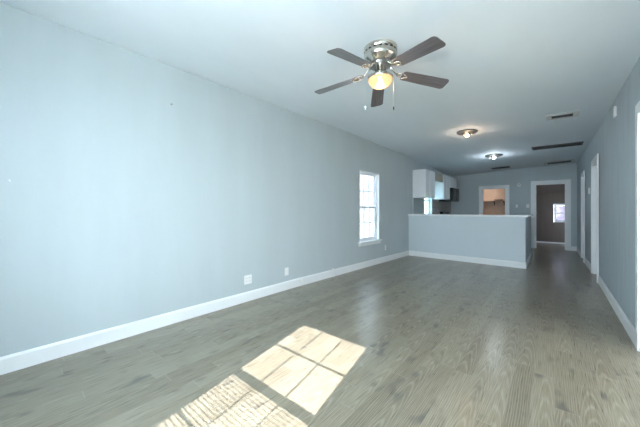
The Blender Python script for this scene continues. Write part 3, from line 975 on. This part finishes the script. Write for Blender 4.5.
# ------------------------------------------------------------------ kitchen
KX = -2.98
def cab_door(parent, x, ya, yb, z0, z1, base):
    m = MB()
    m.box(x, x+0.018, ya, yb, z0, z1, 0.002)
    f = 0.05
    # raised frame around a recessed panel
    for (a, b, c, d) in ((ya, ya+f, z0, z1), (yb-f, yb, z0, z1), (ya+f, yb-f, z0, z0+f), (ya+f, yb-f, z1-f, z1)):
        m.box(x+0.012, x+0.030, a, b, c, d, 0.0015)
    return m.build('door', M['cabinet'], parent, base=base)
def wall_cabinet(y0, y1, z0, z1, label, nd=2, depth=0.33):
    t = thing('wall_cabinet', label, 'cabinet', (KX, (y0+y1)/2, z0), group='white wall cabinets in the kitchen')
    base = t.location.copy()
    MB().box(KX+0.002, KX+depth, y0, y1, z0, z1, 0.002).build('cabinet_body', M['cabinet'], t, base=base)
    wd = (y1-y0)/nd
    for i in range(nd):
        cab_door(t, KX+depth+0.001, y0+i*wd+0.010, y0+(i+1)*wd-0.010, z0+0.004, z1-0.004, base)
    return t
wall_cabinet(7.46, 8.22, 1.55, 2.31, 'two-door white wall cabinet nearest the half wall')
wall_cabinet(9.08, 9.69, 1.55, 2.31, 'two-door white wall cabinet between sink window and microwave')
wall_cabinet(9.695, 10.50, 1.945, 2.31, 'short white wall cabinet directly over the microwave')
v = MB().box(KX+0.30, KX+0.32, 8.225, 9.075, 2.07, 2.305, 0.002).build('valance_board', M['valance'])
tag(v, 'raw beige valance board bridging the gap above the sink window', 'valance')

# microwave
t = thing('microwave', 'black over-the-range microwave below the short white cabinet', 'microwave', (KX, 10.10, 1.50))
b0 = t.location.copy()
MB().box(KX+0.012, -2.56, 9.70, 10.50, 1.50, 1.940, 0.004).build('microwave_body', M['black'], t, base=b0)
dr = MB().box(-2.559, -2.53, 9.705, 10.28, 1.515, 1.935, 0.004).build('door', M['black'], t, base=b0)
MB().box(-2.530, -2.527, 9.77, 10.20, 1.60, 1.86).build('door_window', M['blackglass'], dr, base=b0)
m = MB(); m.tube([(-2.53, 10.25, 1.57), (-2.50, 10.25, 1.585), (-2.50, 10.25, 1.865), (-2.53, 10.25, 1.88)], 0.009, 10)
m.build('door_handle', M['steel'], dr, base=b0)
cp = MB().box(-2.559, -2.532, 10.285, 10.495, 1.515, 1.935, 0.003).build('control_panel', M['blackglass'], t, base=b0)
for i in range(4):
    for j in range(3):
        MB().box(-2.532, -2.530, 10.31+j*0.055, 10.35+j*0.055, 1.56+i*0.06, 1.595+i*0.06).build('button', M['vent_dark'], cp, base=b0)

# base cabinets, worktop, sink, faucet, range
def base_cabinet(y0, y1, label, nd):
    t = thing('base_cabinet', label, 'cabinet', (KX, (y0+y1)/2, 0), group='white base cabinets in the kitchen')
    base = t.location.copy()
    m = MB(); m.box(KX+0.018, KX+0.59, y0, y1, 0.10, 0.87, 0.002); m.box(KX+0.018, KX+0.53, y0, y1, 0, 0.10)
    m.build('cabinet_body', M['cabinet'], t, base=base)
    wd = (y1-y0)/nd
    for i in range(nd):
        a, b = y0+i*wd+0.004, y0+(i+1)*wd-0.004
        d = cab_door(t, KX+0.591, a, b, 0.11, 0.69, base)
        MB().box(KX+0.591, KX+0.611, a, b, 0.70, 0.865, 0.003).build('drawer', M['cabinet'], t, base=base)
base_cabinet(7.46, 8.30, 'white base cabinet behind the half wall under the first cabinet', 2)
base_cabinet(8.31, 9.15, 'white base cabinet under the sink and faucet', 2)
base_cabinet(9.16, 9.70, 'narrow white base cabinet left of the range', 1)
base_cabinet(10.50, 11.10, 'white base cabinet in the back corner past the range', 1)
m = MB()
m.box(KX+0.012, KX+0.63, 7.46, 8.38, 0.872, 0.91, 0.004); m.box(KX+0.012, KX+0.63, 9.02, 9.70, 0.872, 0.91, 0.004)
m.box(KX+0.012, KX+0.14, 8.38, 9.02, 0.872, 0.91); m.box(KX+0.54, KX+0.63, 8.38, 9.02, 0.872, 0.91)
tag(m.build('kitchen_worktop', M['counter']), 'pale kitchen worktop with sink along the left wall', 'worktop')
tag(MB().box(KX+0.012, KX+0.63, 10.50, 11.12, 0.872, 0.91, 0.004).build('kitchen_worktop', M['counter']), 'short pale worktop in the back corner past the range', 'worktop')
m = MB()
m.box(KX+0.142, KX+0.538, 8.382, 9.018, 0.874, 0.877)
for (a, b, c, d) in ((KX+0.142, KX+0.15, 8.382, 9.018), (KX+0.53, KX+0.538, 8.382, 9.018), (KX+0.15, KX+0.53, 8.382, 8.39), (KX+0.15, KX+0.53, 9.01, 9.018)):
    m.box(a, b, c, d, 0.874, 0.914)
sk = m.build('kitchen_sink', M['steel']); tag(sk, 'stainless steel sink set in the kitchen worktop', 'sink')
t = thing('kitchen_faucet', 'arched chrome faucet rising behind the sink', 'faucet', (KX+0.085, 8.78, 0.911))
MB().lathe([(0.028, 0), (0.028, 0.01), (0.018, 0.03), (0, 0.03)], 24).build('faucet_base', M['steel'], t)
arc = [(0, 0, 0.02), (0, 0, 0.24)] + [(0.09 - 0.09*math.cos(PI*i/10), 0, 0.24 + 0.09*math.sin(PI*i/10)) for i in range(1, 11)] + [(0.18, 0, 0.19)]
m = MB(); m.tube(arc, 0.011, 12); m.build('spout', M['steel'], t)
m = MB(); m.tube([(0, 0.02, 0.035), (0.01, 0.06, 0.06), (0.02, 0.10, 0.075)], 0.007, 8); m.build('faucet_handle', M['steel'], t)

t = thing('kitchen_range', 'black kitchen range below the microwave, only its back panel showing', 'range', (KX+0.02, 10.10, 0))
b0 = t.location.copy()
MB().box(KX+0.02, KX+0.62, 9.71, 10.49, 0.02, 0.905, 0.005).build('range_body', M['black'], t, base=b0)
MB().box(KX+0.15, KX+0.62, 9.715, 10.485, 0.906, 0.915, 0.003).build('cooktop', M['blackglass'], t, base=b0)
m = MB(); m.box(KX+0.03, KX+0.13, 9.72, 10.48, 0.906, 1.155, 0.02); pb = m.build('back_panel', M['black'], t, base=b0)
for i in range(4):
    MB().lathe([(0.022, 0), (0.02, 0.02), (0, 0.022)], 16, Matrix.Translation((KX+0.131, 9.80+0.08*i+(0.28 if i > 1 else 0), 1.06)) @ Matrix.Rotation(PI/2, 4, 'Y')).build('control_knob', M['steel'], pb, base=b0)
for (dx, dy) in ((0.28, 9.90), (0.28, 10.30), (0.48, 9.90), (0.48, 10.30)):
    m = MB().lathe([(0.085, 0.9155), (0.085, 0.925), (0.07, 0.928), (0.07, 0.9155)], 24, Matrix.Translation((KX+dx, dy, 0)), cap=False)
    m.build('burner_ring', M['slot'], t, base=b0)
od = MB().box(KX+0.621, KX+0.65, 9.72, 10.48, 0.22, 0.80, 0.005).build('oven_door', M['black'], t, base=b0)
m = MB(); m.tube([(KX+0.655, 9.78, 0.75), (KX+0.69, 9.80, 0.75), (KX+0.69, 10.40, 0.75), (KX+0.655, 10.42, 0.75)], 0.010, 10); m.build('door_handle', M['steel'], od, base=b0)

# backsplash
m = MB()
m.box(KX+0.001, KX+0.011, 9.03, 11.12, 0.912, 1.495)
m.box(KX+0.001, KX+0.011, 8.345, 9.03, 0.912, 1.018)
tag(m.build('backsplash', M['tile']), 'beige-grey tiled backsplash under the wall cabinets', 'backsplash')
tag(MB().box(KX+0.001, KX+0.02, 7.45, 7.478, 1.102, 1.545, 0.002).build('edge_strip', M['trim']), 'thin white edge strip of the backsplash by the half wall', 'trim')
